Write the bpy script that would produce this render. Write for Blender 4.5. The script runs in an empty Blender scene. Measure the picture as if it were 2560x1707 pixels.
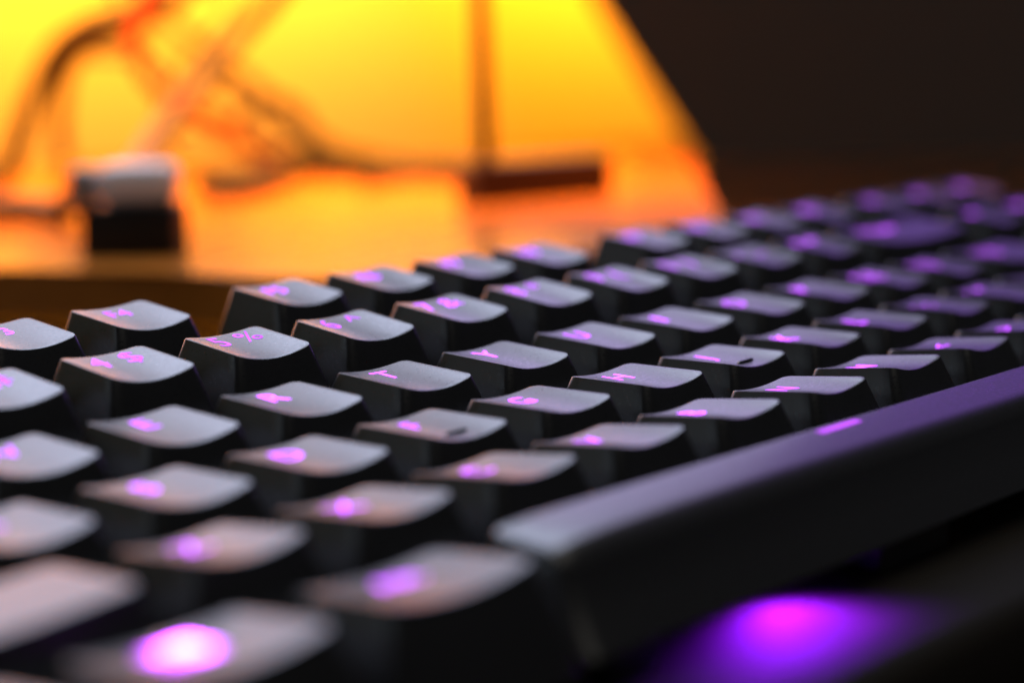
import bpy, bmesh, math, random
from mathutils import Vector, Matrix

random.seed(7)
MM = 0.001
scene = bpy.context.scene
COL = scene.collection
TILT = math.radians(4.5)          # the keyboard's back is raised

# ------------------------------------------------------------------ camera
CP = Vector((-53.488, -113.685, 54.979))                  # mm
CR = Vector((0.667726, -0.743841, -0.029035))
CU = Vector((0.133465, 0.081253, 0.987717))
CF = Vector((0.732345, 0.663400, -0.153531))
cam_d = bpy.data.cameras.new("camera")
cam = bpy.data.objects.new("camera", cam_d)
COL.objects.link(cam)
m3 = Matrix((CR, CU, -CF)).transposed()
cam.matrix_world = Matrix.Translation(CP * MM) @ m3.to_4x4()
cam_d.sensor_width = 36.0
cam_d.lens = 67.277
cam_d.clip_start = 0.005
cam_d.clip_end = 50.0
cam_d.dof.use_dof = True
cam_d.dof.focus_distance = 0.2480
cam_d.dof.aperture_fstop = 67.277 / 7.6
cam_d.dof.aperture_blades = 0
scene.camera = cam

# ------------------------------------------------------------------ world, exposure, lamps
world = bpy.data.worlds.new("World")
scene.world = world
world.use_nodes = True
bg = world.node_tree.nodes["Background"]
bg.inputs[0].default_value = (0.80, 0.84, 1.0, 1)
bg.inputs[1].default_value = 0.035

scene.render.engine = 'CYCLES'
scene.cycles.use_denoising = True
scene.cycles.max_bounces = 8
scene.cycles.sample_clamp_indirect = 6.0
scene.view_settings.view_transform = 'Standard'
scene.view_settings.look = 'None'
scene.view_settings.exposure = 0.0
scene.view_settings.gamma = 1.0
scene.view_settings.use_curve_mapping = False


def area_lamp(name, pos, target, sx, sy, power, color, spread=180):
    d = bpy.data.lights.new(name, 'AREA')
    d.shape = 'RECTANGLE'
    d.size = sx * MM
    d.size_y = sy * MM
    d.energy = power
    d.color = color
    d.spread = math.radians(spread)
    o = bpy.data.objects.new(name, d)
    COL.objects.link(o)
    p = Vector(pos) * MM
    z = (p - Vector(target) * MM).normalized()
    x = Vector((0, 0, 1)).cross(z).normalized()
    y = z.cross(x)
    o.matrix_world = Matrix.Translation(p) @ Matrix((x, y, z)).transposed().to_4x4()
    return o


ORANGE = (1.0, 0.295, 0.010)
area_lamp("orange_wall_lamp", (850, 725, 185), (850, 880, 80), 1400, 40, 6.4, ORANGE, spread=135)
area_lamp("orange_shelf_fill", (365, 395, 122), (366, 396, 0), 640, 200, 4.2, ORANGE, spread=118)  # added unseen fill, turns the shelf top evenly orange
area_lamp("screen_lamp", (395, 480, 200), (250, 0, 120), 680, 218, 0.44, (0.78, 0.76, 1.0), spread=110)
area_lamp("upper_fill_lamp", (320, 430, 430), (110, 50, 10), 540, 240, 1.15, (0.66, 0.73, 1.0), spread=110)  # added bluish fill for the back of the key tops, not a second screen
area_lamp("purple_lamp", (565, 215, 165), (200, 15, 80), 360, 150, 0.050, (0.40, 0.16, 1.0), spread=100)
area_lamp("room_fill_lamp", (350, -50, 1600), (150, 40, 0), 1800, 1400, 10.0, (1.0, 0.94, 0.84))  # added soft fill standing in for the room's ambient light
area_lamp("left_fill_lamp", (-850, 780, 380), (100, 40, 10), 700, 600, 1.1, (0.72, 0.84, 1.0))


# ------------------------------------------------------------------ helpers
def at(px, py, depth):
    """world point (mm) seen at a photo position (2352 wide scale) and distance."""
    k = 4784.14 * 2352 / 2560
    return CP + depth * (CF + CR * ((px - 1176) / k) - CU * ((py - 784.15) / k))


def mesh_obj(name, bm, mat, parent=None, smooth=None):
    me = bpy.data.meshes.new(name)
    bmesh.ops.recalc_face_normals(bm, faces=bm.faces[:])
    bm.to_mesh(me)
    bm.free()
    if smooth is not None:
        for p in me.polygons:
            p.use_smooth = True
        me.set_sharp_from_angle(angle=math.radians(smooth))
    if mat:
        me.materials.append(mat)
    o = bpy.data.objects.new(name, me)
    COL.objects.link(o)
    if parent:
        o.parent = parent
    return o


def tag(o, label, cat=None, group=None, kind=None):
    if label:
        o["label"] = label
    if cat:
        o["category"] = cat
    if group:
        o["group"] = group
    if kind:
        o["kind"] = kind
    return o


def empty(name, loc):
    o = bpy.data.objects.new(name, None)
    o.empty_display_size = 0.01
    o.location = Vector(loc) * MM
    COL.objects.link(o)
    return o


def add_box(bm, c, s, bevel=0.0, rotz=0.0, seg=2):
    """box centred at c (mm) of full size s (mm)"""
    r = bmesh.ops.create_cube(bm, size=1.0)
    vs = r['verts']
    mat = Matrix.Translation(Vector(c) * MM) @ Matrix.Rotation(rotz, 4, 'Z') @ Matrix.Diagonal((s[0] * MM, s[1] * MM, s[2] * MM, 1))
    bmesh.ops.transform(bm, matrix=mat, verts=vs)
    if bevel:
        es = list({e for v in vs for e in v.link_edges})
        bmesh.ops.bevel(bm, geom=es, offset=bevel * MM, segments=seg, profile=0.6, affect='EDGES')


def add_prism(bm, pts, z0, z1, bevel=0.0):
    vb = [bm.verts.new((x * MM, y * MM, z0 * MM)) for x, y in pts]
    vt = [bm.verts.new((x * MM, y * MM, z1 * MM)) for x, y in pts]
    n = len(pts)
    top = bm.faces.new(vt)
    bm.faces.new(vb[::-1])
    for i in range(n):
        bm.faces.new((vb[i], vb[(i + 1) % n], vt[(i + 1) % n], vt[i]))
    if bevel:
        bmesh.ops.bevel(bm, geom=list(top.edges), offset=bevel * MM, segments=3, profile=0.5, affect='EDGES')


def spline(pts, n=10):
    out = []
    P = [pts[0]] + list(pts) + [pts[-1]]
    for i in range(1, len(P) - 2):
        p0, p1, p2, p3 = P[i - 1], P[i], P[i + 1], P[i + 2]
        for k in range(n):
            t = k / n
            out.append(0.5 * ((2 * p1) + (p2 - p0) * t + (2 * p0 - 5 * p1 + 4 * p2 - p3) * t * t + (3 * p1 - p0 - 3 * p2 + p3) * t ** 3))
    out.append(pts[-1].copy())
    return out


def add_tube(bm, pts, r, sides=10):
    """tube through points (mm); r may be a number or a function of t"""
    rings = []
    n = len(pts)
    up = Vector((0.3, 0.2, 1)).normalized()
    for i, p in enumerate(pts):
        a = pts[max(i - 1, 0)]
        b = pts[min(i + 1, n - 1)]
        t = (b - a).normalized()
        u = (up - t * up.dot(t)).normalized()
        v = t.cross(u)
        up = u
        rad = r(i / (n - 1)) if callable(r) else r
        rings.append([bm.verts.new((p + (u * math.cos(2 * math.pi * k / sides) + v * math.sin(2 * math.pi * k / sides)) * rad) * MM) for k in range(sides)])
    for i in range(n - 1):
        for k in range(sides):
            bm.faces.new((rings[i][k], rings[i][(k + 1) % sides], rings[i + 1][(k + 1) % sides], rings[i + 1][k]))
    bm.faces.new(rings[0][::-1])
    bm.faces.new(rings[-1])


# ------------------------------------------------------------------ materials
def principled(name, color, rough=0.5, spec=0.5, metallic=0.0):
    m = bpy.data.materials.new(name)
    m.use_nodes = True
    b = m.node_tree.nodes["Principled BSDF"]
    b.inputs["Base Color"].default_value = (*color, 1)
    b.inputs["Roughness"].default_value = rough
    b.inputs["Specular IOR Level"].default_value = spec
    b.inputs["Metallic"].default_value = metallic
    return m, b


def add_noise(m, b, scale, bump=0.0, dist=0.00005, rough_var=0.0, color_var=None, detail=4.0, stretch=None):
    nt = m.node_tree
    tc = nt.nodes.new("ShaderNodeTexCoord")
    src = tc.outputs["Object"]
    if stretch:
        mp = nt.nodes.new("ShaderNodeMapping")
        mp.inputs["Scale"].default_value = stretch
        nt.links.new(src, mp.inputs["Vector"])
        src = mp.outputs["Vector"]
    nz = nt.nodes.new("ShaderNodeTexNoise")
    nz.inputs["Scale"].default_value = scale
    nz.inputs["Detail"].default_value = detail
    nt.links.new(src, nz.inputs["Vector"])
    if bump:
        bp = nt.nodes.new("ShaderNodeBump")
        bp.inputs["Strength"].default_value = bump
        bp.inputs["Distance"].default_value = dist
        nt.links.new(nz.outputs["Fac"], bp.inputs["Height"])
        nt.links.new(bp.outputs["Normal"], b.inputs["Normal"])
    if rough_var:
        mr = nt.nodes.new("ShaderNodeMapRange")
        r0 = b.inputs["Roughness"].default_value
        mr.inputs["From Min"].default_value = 0.3
        mr.inputs["From Max"].default_value = 0.7
        mr.inputs["To Min"].default_value = r0 - rough_var
        mr.inputs["To Max"].default_value = r0 + rough_var
        nt.links.new(nz.outputs["Fac"], mr.inputs["Value"])
        nt.links.new(mr.outputs["Result"], b.inputs["Roughness"])
    if color_var:
        cr = nt.nodes.new("ShaderNodeValToRGB")
        cr.color_ramp.elements[0].position = 0.3
        cr.color_ramp.elements[1].position = 0.7
        cr.color_ramp.elements[0].color = (*color_var[0], 1)
        cr.color_ramp.elements[1].color = (*color_var[1], 1)
        nt.links.new(nz.outputs["Fac"], cr.inputs["Fac"])
        nt.links.new(cr.outputs["Color"], b.inputs["Base Color"])


M_KEY, b_ = principled("keycap_plastic", (0.014, 0.014, 0.015), 0.31)
add_noise(M_KEY, b_, 1900, bump=0.16, dist=0.00004, rough_var=0.05, detail=5)
M_CASE, b_ = principled("case_plastic", (0.016, 0.014, 0.012), 0.85, 0.1)
add_noise(M_CASE, b_, 1500, bump=0.3, dist=0.00004)
M_SWITCH, b_ = principled("switch_plastic", (0.02, 0.02, 0.02), 0.5)
M_RUBBER, b_ = principled("rubber", (0.02, 0.02, 0.02), 0.8, 0.3)
M_DESK, b_ = principled("walnut_desk", (0.05, 0.02, 0.009), 0.33, 0.5)
add_noise(M_DESK, b_, 14, bump=0.1, dist=0.0003, color_var=((0.038, 0.015, 0.006), (0.065, 0.028, 0.012)), stretch=(1.0, 9.0, 9.0))
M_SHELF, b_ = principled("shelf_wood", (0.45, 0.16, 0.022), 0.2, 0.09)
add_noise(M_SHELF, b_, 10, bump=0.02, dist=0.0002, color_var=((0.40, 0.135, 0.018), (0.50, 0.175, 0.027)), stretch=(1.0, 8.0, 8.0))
M_WALL, b_ = principled("painted_wall", (0.78, 0.70, 0.36), 0.9, 0.2)
add_noise(M_WALL, b_, 60, bump=0.1, dist=0.0005)
M_PANEL, b_ = principled("dark_board", (0.050, 0.041, 0.038), 0.8, 0.2)
add_noise(M_PANEL, b_, 40, bump=0.1, dist=0.0005)
M_BLACK, b_ = principled("black_plastic", (0.010, 0.010, 0.010), 0.5, 0.3)
M_WHITE, b_ = principled("white_plastic", (0.88, 0.86, 0.90), 0.4)
M_GREY, b_ = principled("grey_plastic", (0.30, 0.29, 0.28), 0.5)
M_ROD, b_ = principled("dark_metal", (0.03, 0.013, 0.008), 0.5, 0.3)
M_CABLE, b_ = principled("black_cable", (0.02, 0.018, 0.016), 0.5)
M_GCABLE, b_ = principled("grey_cable", (0.07, 0.06, 0.065), 0.5)
M_RED, b_ = principled("red_cable", (0.45, 0.02, 0.012), 0.45)


def emit(name, color, strength, lo=0.65, hi=1.9, spot=None):
    """shine-through legend: brightest over the diode that sits under the key's back half"""
    m = bpy.data.materials.new(name)
    m.use_nodes = True
    nt = m.node_tree
    b = nt.nodes["Principled BSDF"]
    b.inputs["Base Color"].default_value = (0.06, 0.04, 0.07, 1)
    b.inputs["Roughness"].default_value = 0.6
    b.inputs["Specular IOR Level"].default_value = 0.1
    b.inputs["Emission Color"].default_value = (*color, 1)
    cx, cy, r = spot or (-0.3, 3.6, 5.0)
    tc = nt.nodes.new("ShaderNodeTexCoord")
    mp = nt.nodes.new("ShaderNodeMapping")
    mp.vector_type = 'TEXTURE'
    mp.inputs["Location"].default_value = (cx * MM, cy * MM, 9.0 * MM)
    mp.inputs["Scale"].default_value = (r * MM, r * MM, r * MM)
    gr = nt.nodes.new("ShaderNodeTexGradient")
    gr.gradient_type = 'SPHERICAL'
    mr = nt.nodes.new("ShaderNodeMapRange")
    mr.inputs["From Max"].default_value = 1.0
    mr.inputs["To Min"].default_value = strength * lo
    mr.inputs["To Max"].default_value = strength * hi
    nt.links.new(tc.outputs["Object"], mp.inputs["Vector"])
    nt.links.new(mp.outputs["Vector"], gr.inputs["Vector"])
    nt.links.new(gr.outputs["Fac"], mr.inputs["Value"])
    nt.links.new(mr.outputs["Result"], b.inputs["Emission Strength"])
    return m


GLOW = (0.52, 0.06, 1.0)
M_LEG = [emit("legend_glow_%d" % i, GLOW, s) for i, s in enumerate((2.3, 3.0, 3.7))]
M_HOT = emit("legend_glow_bright", (0.50, 0.055, 0.90), 6.0, 0.7, 9.0, (0.3, 3.6, 3.2))
M_DASH = emit("legend_glow_dash", GLOW, 1.6, 0.7, 1.0, (2.0, 5.2, 7.0))

# ------------------------------------------------------------------ setting: wall, desk, raised shelf, dark board
DESK_Z = -26.0
bm = bmesh.new()
add_box(bm, (900, 860, 300), (3400, 40, 1700))
tag(mesh_obj("wall", bm, M_WALL), "pale wall lit orange from above, far behind the keyboard", kind="structure")

bm = bmesh.new()
add_box(bm, (600, 238, DESK_Z - 14), (2400, 1200, 28), bevel=2)
tag(mesh_obj("desk", bm, M_DESK), "dark brown wooden desk under the keyboard", kind="structure")

# raised wooden shelf standing on the desk behind the keyboard
shelf = empty("desk_shelf", (300, 260, DESK_Z))
tag(shelf, "low brown wooden desk shelf with orange lit top behind the keyboard", "shelf")
SH_TOP = 8.0
SH_T = 10.8


def local(o, pts):
    return [(x - o.location.x / MM, y - o.location.y / MM) for x, y in pts]


outline = [(79.9, 513.4), (126.9, 395.9), (173.9, 297.2), (189.2, 262.0), (204.4, 222.0), (206.8, 198.5), (211.5, 182.1), (220.9, 170.3), (237.3, 166.8), (333.7, 166.8), (350.1, 172.7), (366.6, 191.5), (488.8, 287.8), (594.6, 370.1), (361.9, 772.0)]
bm = bmesh.new()
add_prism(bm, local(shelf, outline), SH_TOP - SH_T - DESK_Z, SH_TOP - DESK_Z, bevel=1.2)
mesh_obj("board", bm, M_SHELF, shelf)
for (x, y) in ((138.6, 489.9), (361.9, 678.0), (561.7, 378.3), (373.6, 213.8)):
    bm = bmesh.new()
    h = SH_TOP - SH_T - DESK_Z
    add_box(bm, (x - 300, y - 260, h / 2), (16, 16, h), bevel=1)
    mesh_obj("leg", bm, M_SHELF, shelf)

# tall dark board with a slanted edge, standing far behind to the right
pb = at(1672, 478, 1240)
pt = at(1362, 0, 1240)
e = (pt - pb)
right = Vector((CR.x, CR.y, 0)).normalized()
up1 = pb + e * 4.2
dn1 = pb - e * ((pb.z - (DESK_Z + 0.0)) / e.z) if pb.z > DESK_Z else pb
dn1 = pb + e * ((-760 - pb.z) / e.z)
root = Vector((dn1.x + right.x * 500, dn1.y + right.y * 500, -760))
board = [dn1, dn1 + right * 1900, up1 + right * 1900, up1]
nrm = right.cross(Vector((0, 0, 1))).normalized()
bm = bmesh.new()
f = [bm.verts.new((p - nrm * 9 - root) * MM) for p in board]
k = [bm.verts.new((p + nrm * 9 - root) * MM) for p in board]
bm.faces.new(f)
bm.faces.new(k[::-1])
for i in range(4):
    bm.faces.new((f[i], f[(i + 1) % 4], k[(i + 1) % 4], k[i]))
o = mesh_obj("dark_panel", bm, M_PANEL)
o.location = root * MM
tag(o, "tall dark board with a slanted left edge filling the right background", "panel")
bm = bmesh.new()
add_box(bm, (600, 0, -770), (6000, 5000, 20))
tag(mesh_obj("floor", bm, M_PANEL), "dark floor under the desk", kind="structure")

# ------------------------------------------------------------------ keyboard
kb = empty("keyboard", (0, 0, 0))
kb.rotation_euler = (TILT, 0, 0)
tag(kb, "black mechanical keyboard with purple backlit legends and sculpted keycaps", "keyboard")
U = 19.05
# row: y centre, back z, front z, half depth of the top, y shift of the top
ROWS = {
    'f': (5.25 * U, 12.41, 11.77, 5.86, 1.35),
    'n': (4 * U, 12.47, 11.83, 5.76, 0.61),
    'q': (3 * U, 9.62, 9.87, 6.37, 0.67),
    'a': (2 * U, 8.84, 9.88, 6.47, 0.93),
    'z': (1 * U, 8.83, 11.07, 6.33, 1.45),
    'b': (0 * U, 8.83, 10.90, 6.33, 1.45),
}
SAG_F, SAG_B = 1.05, 0.55


def top_z(row, a, x, y):
    yc, zb, zf, b, y0 = ROWS[row]
    t = max(-0.15, min(1.15, (y - (y0 - b)) / (2 * b)))
    s = SAG_F + (SAG_B - SAG_F) * t
    q = min(1.0, abs(x) / a)
    return zf + (zb - zf) * t - s * (1 - q * q)


def rr(hx, y0, hy, r, nc=5, ns=8):
    """rounded rectangle loop (mm), counter clockwise"""
    pts = []
    cs = [(hx - r, y0 - hy + r, -90), (hx - r, y0 + hy - r, 0), (-hx + r, y0 + hy - r, 90), (-hx + r, y0 - hy + r, 180)]
    for i, (cx, cy, a0) in enumerate(cs):
        for k in range(nc):
            a = math.radians(a0 + 90 * k / (nc - 1))
            pts.append((cx + r * math.cos(a), cy + r * math.sin(a)))
        nx = cs[(i + 1) % 4]
        p0 = pts[-1]
        a = math.radians(nx[2])
        p1 = (nx[0] + r * math.cos(a), nx[1] + r * math.sin(a))
        for k in range(1, ns):
            t = k / ns
            pts.append((p0[0] + (p1[0] - p0[0]) * t, p0[1] + (p1[1] - p0[1]) * t))
    return pts


def keycap_bm(row, w, space=False, depth_u=1.0):
    yc, zb, zf, b, y0 = ROWS[row]
    if depth_u > 1:
        b = b + (depth_u - 1) * U / 2
    a = w * U / 2 - 3.37
    ns = 8 if w <= 2.3 else 28
    bm = bmesh.new()

    def zt(x, y):
        if space:
            # convex space bar: rises from the back edge, rolls over towards the front
            z = 9.7 - 0.004 * (y - 6.0) ** 2 - 0.26 * max(0.0, -0.6 - y) ** 2
            return z - 0.5 * (abs(x) / a) ** 24
        if depth_u > 1:
            t = (y - (y0 - b)) / (2 * b)
            s = SAG_F + (SAG_B - SAG_F) * t
            q = min(1.0, abs(x) / a)
            return zf + (zb - zf) * t - s * (1 - q * q)
        return top_z(row, a, x, y)

    if space:
        a = w * U / 2 - 3.0
        b, y0 = 4.9, 1.7
    rt = 1.15 if not space else 1.6
    loops = []
    base_hy = U * depth_u / 2 - 0.5
    z_base = 1.1 if space else 0.3
    if space:
        base_hy = 8.5
    loops.append([(x, y, z_base) for x, y in rr(w * U / 2 - 0.5, 0, base_hy, 1.5 if space else 1.3, ns=ns)])
    # a slight belly on the way up
    mid_a = (w * U / 2 - 0.5) * 0.5 + a * 0.5 + 0.25
    mid_b = base_hy * 0.5 + b * 0.5 + 0.2
    loops.append([(x, y, 0.3 + (zt(min(max(x, -a), a), min(max(y, y0 - b), y0 + b)) - 0.3) * 0.5) for x, y in rr(mid_a, y0 * 0.5, mid_b, 1.6 if space else 1.3, ns=ns)])
    loops.append([(x, y, zt(x, y) - 0.22) for x, y in rr(a + 0.06, y0, b + 0.06, rt, ns=ns)])
    loops.append([(x, y, zt(x, y) - 0.05) for x, y in rr(a - 0.03, y0, b - 0.03, rt, ns=ns)])
    inner = rr(a - 0.17, y0, b - 0.17, rt - 0.1, ns=ns)
    loops.append([(x, y, zt(x, y)) for x, y in inner])
    L = max(0.0, a - b)
    for sc_ in (0.93, 0.82, 0.68, 0.52, 0.35, 0.18, 0.05):
        lp = []
        for x, y in inner:
            ax = max(-L, min(L, x))
            X = ax * (0.4 + 0.6 * sc_) + (x - ax) * sc_ if L else x * sc_
            Y = y0 + (y - y0) * sc_
            lp.append((X, Y, zt(X, Y)))
        loops.append(lp)
    vv = [[bm.verts.new((x * MM, y * MM, z * MM)) for x, y, z in lp] for lp in loops]
    n = len(vv[0])
    for i in range(len(vv) - 1):
        for k in range(n):
            bm.faces.new((vv[i][k], vv[i][(k + 1) % n], vv[i + 1][(k + 1) % n], vv[i + 1][k]))
    bm.faces.new(vv[-1])
    return bm, a, zt


# ---- legends: built-in font outlines, draped over the keycap's hollow
_text_cache = {}


def text_mesh(txt):
    if txt in _text_cache:
        return _text_cache[txt]
    cu = bpy.data.curves.new("tmp_text", 'FONT')
    cu.body = txt
    cu.size = 1.0
    cu.resolution_u = 3
    cu.offset = 0.002
    cu.align_x = 'CENTER'
    ob = bpy.data.objects.new("tmp_text", cu)
    COL.objects.link(ob)
    dg = bpy.context.evaluated_depsgraph_get()
    dg.update()
    me = ob.evaluated_get(dg).to_mesh()
    vs = [v.co.copy() for v in me.vertices]
    fs = [list(p.vertices) for p in me.polygons]
    ob.evaluated_get(dg).to_mesh_clear()
    bpy.data.objects.remove(ob)
    bpy.data.curves.remove(cu)
    _text_cache[txt] = (vs, fs)
    return vs, fs


def legend_bm(items, zt, raw=None):
    """items: (text, x, y_centre, height, x_squeeze)"""
    bm = bmesh.new()
    for (txt, x, y, h, sq) in items:
        vs, fs = text_mesh(txt)
        s = h / 0.70
        nv = [bm.verts.new((v.x * s * sq + x, v.y * s + y - h / 2, 0)) for v in vs]
        for f_ in fs:
            try:
                bm.faces.new([nv[i] for i in f_])
            except ValueError:
                pass
    if raw:
        for poly in raw:
            bm.faces.new([bm.verts.new((x, y, 0)) for x, y in poly])
    for v0 in range(-9, 10):
        for no in ((1, 0, 0), (0, 1, 0)):
            g = bm.verts[:] + bm.edges[:] + bm.faces[:]
            bmesh.ops.bisect_plane(bm, geom=g, dist=1e-5, plane_co=(v0 * 0.9 * no[0], v0 * 0.9 * no[1], 0), plane_no=no)
    for v in bm.verts:
        x, y = v.co.x, v.co.y
        v.co = Vector((x, y, zt(x, y) + 0.035)) * MM
    for f_ in bm.faces:
        if f_.normal.z < 0:
            f_.normal_flip()
    return bm


def legend_obj(key, bm, mat):
    me = bpy.data.meshes.new("legend")
    bm.normal_update()
    for f_ in bm.faces:
        if f_.normal.z < 0:
            f_.normal_flip()
    bm.to_mesh(me)
    bm.free()
    me.materials.append(mat)
    o = bpy.data.objects.new("legend", me)
    COL.objects.link(o)
    o.parent = key
    return o


_cap_cache = {}


def add_key(row, xu, w, label_txt, items=None, raw=None, mat=None, depth_u=1.0, space=False, dy=0.0, yrow=None):
    ck = (row, w, space, depth_u)
    yc = ROWS[row][0] if yrow is None else yrow
    if ck not in _cap_cache:
        bm, a, zt = keycap_bm(row, w, space, depth_u)
        o = mesh_obj("key", bm, M_KEY, kb, smooth=38)
        _cap_cache[ck] = (o, a, zt)
    else:
        src, a, zt = _cap_cache[ck]
        o = src.copy()
        COL.objects.link(o)
        o.parent = kb
    a, zt = _cap_cache[ck][1], _cap_cache[ck][2]
    o.location = (xu * U * MM, (yc + dy) * MM, random.uniform(-0.08, 0.08) * MM)
    if not space:
        o.rotation_euler = (math.radians(random.uniform(-0.5, 0.5)), math.radians(random.uniform(-0.5, 0.5)) / max(1, w), math.radians(random.uniform(-0.35, 0.35)) / max(1, w))
    o["label"] = label_txt
    if items or raw:
        legend_obj(o, legend_bm(items or [], zt, raw), mat or random.choice(M_LEG))
    return o


def word(txt, w, h=2.3, x=None):
    a = w * U / 2 - 3.37
    return [(txt, (-0.3 if x is None else x), 3.5, h, 0.95)]


# function row
fx = [('F1', 2.5), ('F2', 3.5), ('F3', 4.5), ('F4', 5.5), ('F5', 7.0), ('F6', 8.0), ('F7', 9.0), ('F8', 10.0),
      ('F9', 11.5), ('F10', 12.5), ('F11', 13.5), ('F12', 14.5)]
add_key('f', 0.5, 1, "black key with glowing Esc legend", word('Esc', 1))
for t, x in fx:
    add_key('f', x, 1, "black key with glowing %s legend" % t, [(t, -0.2, 4.0, 3.0, 0.95 if len(t) < 3 else 0.8)])
for t, x in (('PrtSc', 15.75), ('ScrLk', 16.75), ('Pause', 17.75)):
    add_key('f', x, 1, "black key with glowing %s legend" % t, [(t, 0, 3.8, 2.1, 0.8)])
# number row
num = [('`', '~'), ('1', '!'), ('2', '@'), ('3', '#'), ('4', '$'), ('5', '%'), ('6', '^'), ('7', '&'), ('8', '*'), ('9', '('), ('0', ')'), ('-', '_'), ('=', '+')]
for i, (a_, b2) in enumerate(num):
    add_key('n', i + 0.5, 1, "black key with glowing %s and %s legends" % (a_, b2),
            [(a_, -2.3, 3.5, 3.9, 0.95), (b2, 2.6, 3.7, 3.7, 0.95 if b2 != '%' else 0.9)])
add_key('n', 14.0, 2, "wide black Backspace key", [('Backspace', -4.0, 3.6, 2.2, 0.95)])
for t, x in (('Ins', 15.75), ('Home', 16.75), ('PgUp', 17.75)):
    add_key('n', x, 1, "black key with glowing %s legend" % t, [(t, 0, 3.8, 2.2, 0.85)])
# qwerty row
add_key('q', 0.75, 1.5, "black Tab key", word('Tab', 1.5))
for i, t in enumerate("QWERTYUIOP"):
    add_key('q', i + 2.0, 1, "black key with glowing letter %s" % t, [(t, -0.45, 3.6, 3.6, 1.0)])
for i, (a_, b2) in enumerate((('[', '{'), (']', '}'))):
    add_key('q', 12.0 + i, 1, "black key with glowing %s and %s legends" % (a_, b2), [(a_, -2.0, 3.6, 3.4, 1), (b2, 2.0, 3.6, 3.4, 1)])
add_key('q', 14.25, 1.5, "wide black backslash key", [('\\', -2.5, 3.6, 3.4, 1), ('|', 1.5, 3.6, 3.4, 1)])
for t, x in (('Del', 15.75), ('End', 16.75), ('PgDn', 17.75)):
    add_key('q', x, 1, "black key with glowing %s legend" % t, [(t, 0, 3.8, 2.2, 0.85)])
# home row
add_key('a', 0.875, 1.75, "wide black Caps Lock key", [('Caps Lock', -3.5, 3.6, 2.2, 0.95)])
home_keys = {}
for i, t in enumerate("ASDFGHJKL"):
    extra = " and a raised homing bar" if t in "FJ" else ""
    home_keys[t] = add_key('a', i + 2.25, 1, "black key with glowing letter %s%s" % (t, extra), [(t, -0.6, 3.6, 3.5, 1.0)])
add_key('a', 11.25, 1, "black key with glowing ; and : legends", [(';', -2.0, 3.6, 3.2, 1), (':', 2.0, 3.6, 3.2, 1)])
add_key('a', 12.25, 1, "black key with glowing quote mark legends", [("'", -2.0, 3.6, 3.4, 1), ('"', 2.0, 3.6, 3.4, 1)])
add_key('a', 13.875, 2.25, "wide black Enter key", [('Enter', -5.0, 3.6, 2.3, 0.95)])
# bottom letter row
shift_key = add_key('z', 1.125, 2.25, "wide black Shift key at the left end of its row", [('Shift', -9.5, 3.6, 2.3, 0.95)])
shift_key.rotation_euler.x = math.radians(3.6)      # tilted forward on purpose, to dim the reflection on its top
for i, t in enumerate("ZXCVBNM"):
    add_key('z', i + 2.75, 1, "black key with glowing letter %s" % t, [(t, -0.6, 3.6, 3.4, 1.0)])
for i, (a_, b2) in enumerate(((',', '<'), ('.', '>'), ('/', '?'))):
    add_key('z', 9.75 + i, 1, "black key with glowing %s and %s legends" % (a_, b2), [(a_, -1.6, 3.5, 3.3, 1), (b2, 1.6, 3.6, 3.0, 1)])
add_key('z', 13.625, 2.75, "wide black Shift key at the right end of its row", [('Shift', -8.0, 3.6, 2.3, 0.95)])
add_key('z', 16.75, 1, "black up arrow key", raw=[[(-1.8, 2.6), (1.8, 2.6), (0, 5.2)]])
# modifier row
add_key('b', 0.625, 1.25, "black Ctrl key", word('Ctrl', 1.25))


def ngon(cx, cy, rx, ry, n=18, a0=0, a1=360):
    return [(cx + rx * math.cos(math.radians(a0 + (a1 - a0) * i / n)), cy + ry * math.sin(math.radians(a0 + (a1 - a0) * i / n))) for i in range(n)]


def rect(cx, cy, sx, sy):
    return [(cx - sx / 2, cy - sy / 2), (cx + sx / 2, cy - sy / 2), (cx + sx / 2, cy + sy / 2), (cx - sx / 2, cy + sy / 2)]


add_key('b', 1.875, 1.25, "black key with a very bright white and magenta glowing symbol",
        raw=[rect(-2.3, 3.9, 2.4, 2.2), rect(0.55, 4.1, 2.7, 2.4), rect(0.55, 1.4, 2.7, 2.3), rect(-2.3, 1.4, 2.4, 2.0)], mat=M_HOT)
add_key('b', 3.125, 1.25, "black Alt key", [('Alt', -0.4, 3.6, 3.0, 1.0)], mat=M_LEG[1])
add_key('b', 6.875, 6.25, "long convex black space bar with a glowing dash",
        raw=[rect(2.0, 5.25, 8.5, 1.15)], mat=M_DASH, space=True)
for t, x in (('Alt', 10.625), ('Fn', 11.875), ('Menu', 13.125), ('Ctrl', 14.375)):
    add_key('b', x, 1.25, "black %s key right of the space bar" % t, word(t, 1.25))
add_key('b', 15.75, 1, "black left arrow key", raw=[[(1.3, 1.6), (1.3, 5.2), (-1.5, 3.4)]])
add_key('b', 16.75, 1, "black down arrow key", raw=[[(-1.8, 4.8), (0, 2.2), (1.8, 4.8)]])
add_key('b', 17.75, 1, "black right arrow key", raw=[[(-1.3, 1.6), (1.5, 3.4), (-1.3, 5.2)]])

# homing bars on F and J
for t in "FJ":
    key = home_keys[t]
    a = U / 2 - 3.37
    bm = bmesh.new()
    pts = [Vector((x, -2.5, top_z('a', a, x, -2.5) + 0.02)) for x in [0.4 + (i - 6) * 0.3 for i in range(13)]]
    add_tube(bm, pts, lambda q: 0.36 * math.sqrt(max(0.06, 1 - abs(2 * q - 1) ** 6)), 10)
    mesh_obj("homing_bar", bm, M_KEY, key, smooth=50)

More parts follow.
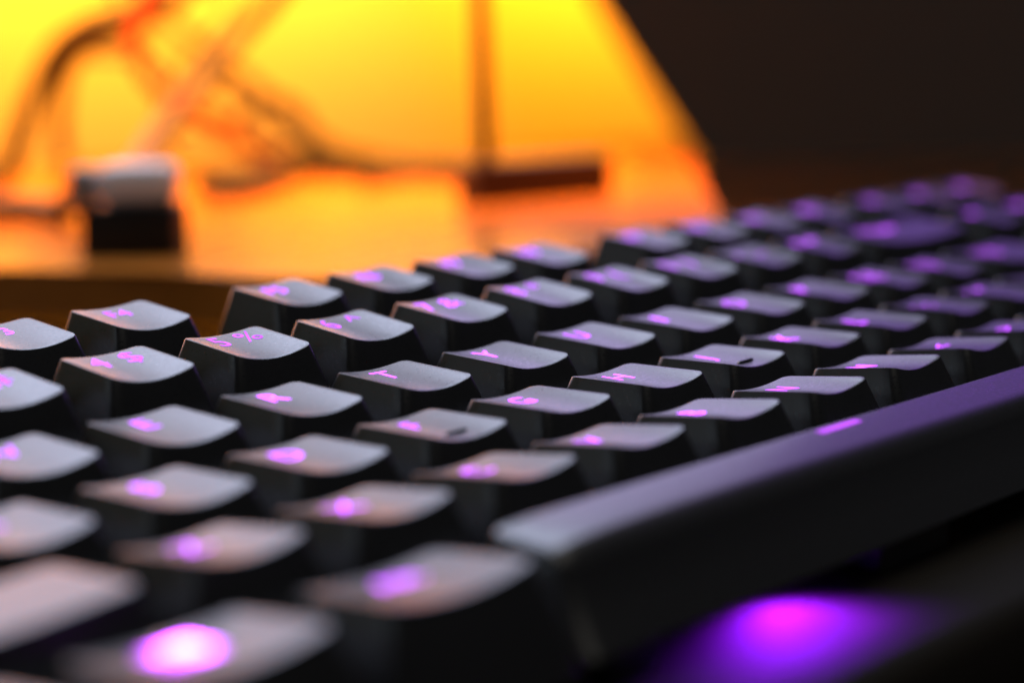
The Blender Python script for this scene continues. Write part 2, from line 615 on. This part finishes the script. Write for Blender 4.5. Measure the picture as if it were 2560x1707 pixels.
# case: thin plate, wide front lip, wedge body following the desk
KW = 18.25 * U
sn, cs_ = math.sin(TILT), math.cos(TILT)


def wedge(y, wz):
    return (wz - y * sn) / cs_


bm = bmesh.new()
prof = [(-21.5, wedge(-21.5, -24)), (-22.6, wedge(-22.6, -23)), (-22.6, -6.0), (-21.6, -4.2), (-19.8, -3.3), (114, -3.3), (117.5, -4.2), (118.5, -6.0), (118.5, wedge(118.5, -23)), (117.4, wedge(117.4, -24))]
x0, x1 = -9.0, KW + 9.0
va = [bm.verts.new((x0 * MM, y * MM, z * MM)) for y, z in prof]
vb = [bm.verts.new((x1 * MM, y * MM, z * MM)) for y, z in prof]
n = len(prof)
for i in range(n):
    bm.faces.new((va[i], va[(i + 1) % n], vb[(i + 1) % n], vb[i]))
bm.faces.new(va[::-1])
bm.faces.new(vb)
mesh_obj("case", bm, M_CASE, kb, smooth=50)
for (x, y) in ((8, -14), (KW - 8, -14), (8, 108), (KW - 8, 108)):
    bm = bmesh.new()
    add_box(bm, (x, y, wedge(y, -25.05)), (22, 8, 2.0), bevel=0.4)
    mesh_obj("rubber_foot", bm, M_RUBBER, kb)
# switch and stabilisers under the space bar
sx = 6.875 * U
bm = bmesh.new()
add_box(bm, (sx, 0.5, -0.2), (15.4, 15.0, 6.0), bevel=0.8)
mesh_obj("switch", bm, M_SWITCH, kb)
for dx in (-50, 50):
    bm = bmesh.new()
    add_box(bm, (sx + dx, 0, -1.0), (7, 13, 4.4), bevel=0.6)
    mesh_obj("stabilizer", bm, M_SWITCH, kb)


def kb_spot(name, pos, target, power, color, angle, blend, radius):
    d = bpy.data.lights.new(name, 'SPOT')
    d.energy = power
    d.color = color
    d.spot_size = math.radians(angle)
    d.spot_blend = blend
    d.shadow_soft_size = radius * MM
    o = bpy.data.objects.new(name, d)
    COL.objects.link(o)
    o.parent = kb
    p, t = Vector(pos) * MM, Vector(target) * MM
    o.location = p
    o.rotation_euler = (p - t).to_track_quat('Z', 'Y').to_euler()
    return o


kb_spot("space_bar_led", (107.5, -4.4, 2.9), (105.5, -11.0, -3.3), 0.42, (0.28, 0.007, 1.0), 140, 1.0, 1.0)
kb_spot("modifier_led", (20, 4, 3.0), (26, 14, -3.3), 0.0004, (0.36, 0.02, 1.0), 130, 1.0, 1.5)

# ------------------------------------------------------------------ things standing on the shelf
ang = math.atan2(CR.y, CR.x)


def shelf_pt(px, py):
    k = 4784.14 * 2352 / 2560
    d = CF + CR * ((px - 1176) / k) - CU * ((py - 784.15) / k)
    t = (SH_TOP - CP.z) / d.z
    return CP + d * t


# black box with a white plug on top
pL, pR = shelf_pt(192, 594), shelf_pt(410, 589)
c = (pL + pR) / 2
wbox = (pR - pL).length
dirx = (pR - pL).normalized()
ab = math.atan2(dirx.y, dirx.x)
fwd = Vector((-dirx.y, dirx.x, 0))
c = c + fwd * 6
o_box = None
bm = bmesh.new()
add_box(bm, (0, 0, 6.0), (wbox, 15, 12.0), bevel=0.8, rotz=ab)
o_box = mesh_obj("black_box", bm, M_BLACK, smooth=40)
o_box.location = Vector((c.x, c.y, SH_TOP)) * MM
tag(o_box, "small black box on the shelf edge with a white plug lying on it", "box")
plug = empty("white_plug", (c.x, c.y, SH_TOP + 12.0))
tag(plug, "blurred white plug with grey end lying on the small black box", "plug")
bm = bmesh.new()
add_box(bm, (dirx.x * 1.5, dirx.y * 1.5, 4.9), (wbox * 0.80, 11, 9.8), bevel=3.4, rotz=ab, seg=3)
mesh_obj("body", bm, M_WHITE, plug, smooth=40)
bm = bmesh.new()
add_box(bm, (-dirx.x * (wbox * 0.5 + 0.2), -dirx.y * (wbox * 0.5 + 0.2), 4.6), (6.0, 9, 9.0), bevel=1.8, rotz=ab, seg=3)
mesh_obj("collar", bm, M_GREY, plug, smooth=40)

# thin rod on a flat dark block
pl, pr = shelf_pt(1092, 472), shelf_pt(1404, 447)
c2 = (pl + pr) / 2
d2 = (pr - pl)
w2 = d2.length
a2 = math.atan2(d2.y, d2.x)
f2 = Vector((-d2.y, d2.x, 0)).normalized()
c2 = c2 + f2 * 5
st = empty("rod_stand", (c2.x, c2.y, SH_TOP))
tag(st, "thin dark rod rising from a flat dark block on the shelf", "stand")
bm = bmesh.new()
add_box(bm, (0, 0, 6.2), (w2, 12, 12.4), bevel=0.9, rotz=a2)
mesh_obj("base", bm, M_ROD, st, smooth=40)
rp = d2.normalized() * (-w2 * 0.5 + w2 * 0.14)
bm = bmesh.new()
add_tube(bm, [Vector((rp.x, rp.y, 11.8)), Vector((rp.x, rp.y, 60)), Vector((rp.x, rp.y, 150)), Vector((rp.x, rp.y, 260))], 2.7, 14)
mesh_obj("rod", bm, M_ROD, st, smooth=50)


def cable(name, px, r, mat, label, cat="cable", group=None):
    pts = [at(*p) for p in px]
    # a cable that leaves the picture goes on upwards, out to the monitors
    for end, nxt in ((0, 1), (-1, -2)):
        if px[end][1] < -15:
            d = pts[end] - pts[nxt]
            d.normalize()
            more = [pts[end] + d * 45 + Vector((0, 0, 20)), pts[end] + d * 75 + Vector((0, 0, 90)), pts[end] + d * 90 + Vector((0, 0, 230))]
            pts = more[::-1] + pts if end == 0 else pts + more
        elif px[end][0] < -40:
            pts = [pts[end] - CR * 60, *pts] if end == 0 else pts
            pts = [pts[0] - CR * 90 + CF * 40, *pts] if end == 0 else pts
    for p in pts:
        p.z = max(p.z, SH_TOP + r + 0.2)
    base = pts[0].copy()
    bm = bmesh.new()
    add_tube(bm, [q - base for q in spline(pts, 10)], r, 10)
    o = mesh_obj(name, bm, mat, smooth=60)
    o.location = base * MM
    tag(o, label, cat, group)
    return o


cable("cable", [(-60, 560, 700), (10, 440, 700), (80, 215, 700), (150, 95, 700), (255, 38, 700), (330, 22, 700), (420, -20, 700), (560, -120, 700)],
      4.1, M_CABLE, "thick black cable arching up from the left edge of the background")
cable("cable", [(720, -110, 720), (630, -5, 720), (545, 85, 720), (480, 165, 700), (420, 240, 660), (360, 310, 620), (315, 385, 560), (298, 425, 530)],
      3.6, M_GCABLE, "dark cable running diagonally up from the white plug")
cable("cable", [(350, -60, 690), (325, 20, 690), (312, 110, 690), (332, 165, 690), (365, 205, 690), (425, 237, 690), (480, 275, 690), (520, 300, 700), (560, 325, 740), (600, 370, 790), (650, 410, 790)],
      3.1, M_RED, "short red cable crossing the diagonal cable behind the keyboard")
cable("cable", [(430, -40, 740), (380, 10, 740), (330, 50, 740), (290, 85, 740), (210, 100, 750), (150, 170, 770), (135, 300, 800), (150, 390, 800)],
      3.4, M_CABLE, "dark cable drooping from the top of the picture behind the black box")
cable("cable", [(-80, 600, 560), (30, 553, 560), (90, 525, 555), (140, 490, 545), (178, 450, 525)],
      3.8, M_CABLE, "black cable leading left from the white plug's grey end")
cable("cable", [(470, 505, 640), (520, 430, 680), (600, 415, 690), (648, 440, 690), (625, 492, 650), (560, 512, 620), (490, 508, 610)],
      3.1, M_CABLE, "dark cable loop lying on the shelf right of the black box")
cable("cable", [(330, -30, 900), (380, 35, 900), (470, 112, 900), (600, 212, 900), (750, 335, 860), (860, 412, 760), (940, 452, 710), (1010, 450, 700), (1075, 445, 695)],
      3.1, M_CABLE, "long thin cable sloping down rightwards to the rod stand's block")  # added tube in place of a soft cable shadow on the wall
cable("cable", [(500, 325, 820), (560, 268, 820), (625, 230, 820), (690, 262, 820), (715, 330, 800), (690, 400, 760), (720, 440, 720), (800, 468, 700)],
      2.4, M_CABLE, "thin cable curling beside the long sloping cable in mid background")  # another tube added where a cable's shadow falls on the wall
cable("cable", [(150, 120, 860), (230, 125, 860), (320, 140, 860), (420, 235, 850), (560, 330, 830), (700, 350, 800), (820, 400, 760), (900, 470, 690), (960, 480, 680)],
      1.9, M_GCABLE, "thin cable running from upper left across the red cable towards the stand")
cable("cable", [(640, 470, 690), (700, 430, 720), (800, 415, 740), (880, 430, 720), (905, 470, 690), (840, 500, 660)],
      2.6, M_CABLE, "flat cable coil on the shelf between the cable loop and the rod stand")

WIRES = [
    [(560, -60, 830), (500, 60, 830), (430, 150, 820), (370, 260, 800), (400, 360, 790), (500, 400, 770), (620, 430, 740)],
    [(250, -60, 780), (330, 90, 780), (430, 170, 790), (520, 220, 800), (640, 300, 800), (740, 400, 780), (800, 440, 720)],
    [(360, 330, 740), (450, 300, 760), (560, 340, 780), (640, 390, 780), (700, 455, 700), (620, 470, 690)],
    [(700, 300, 850), (780, 380, 800), (840, 440, 720), (930, 430, 730), (1010, 470, 670), (1070, 470, 670)],
    [(420, 60, 860), (520, 190, 860), (600, 290, 850), (650, 400, 800), (600, 450, 710), (520, 470, 690)],
    [(760, 470, 690), (850, 450, 710), (900, 400, 760), (980, 410, 760), (1040, 450, 710)],
]
for w_ in WIRES:
    cable("wire", w_, 1.25, M_CABLE, "thin dark wire in the blurred tangle between the black box and the rod stand", "wire",
          "thin wires tangled behind the keyboard")
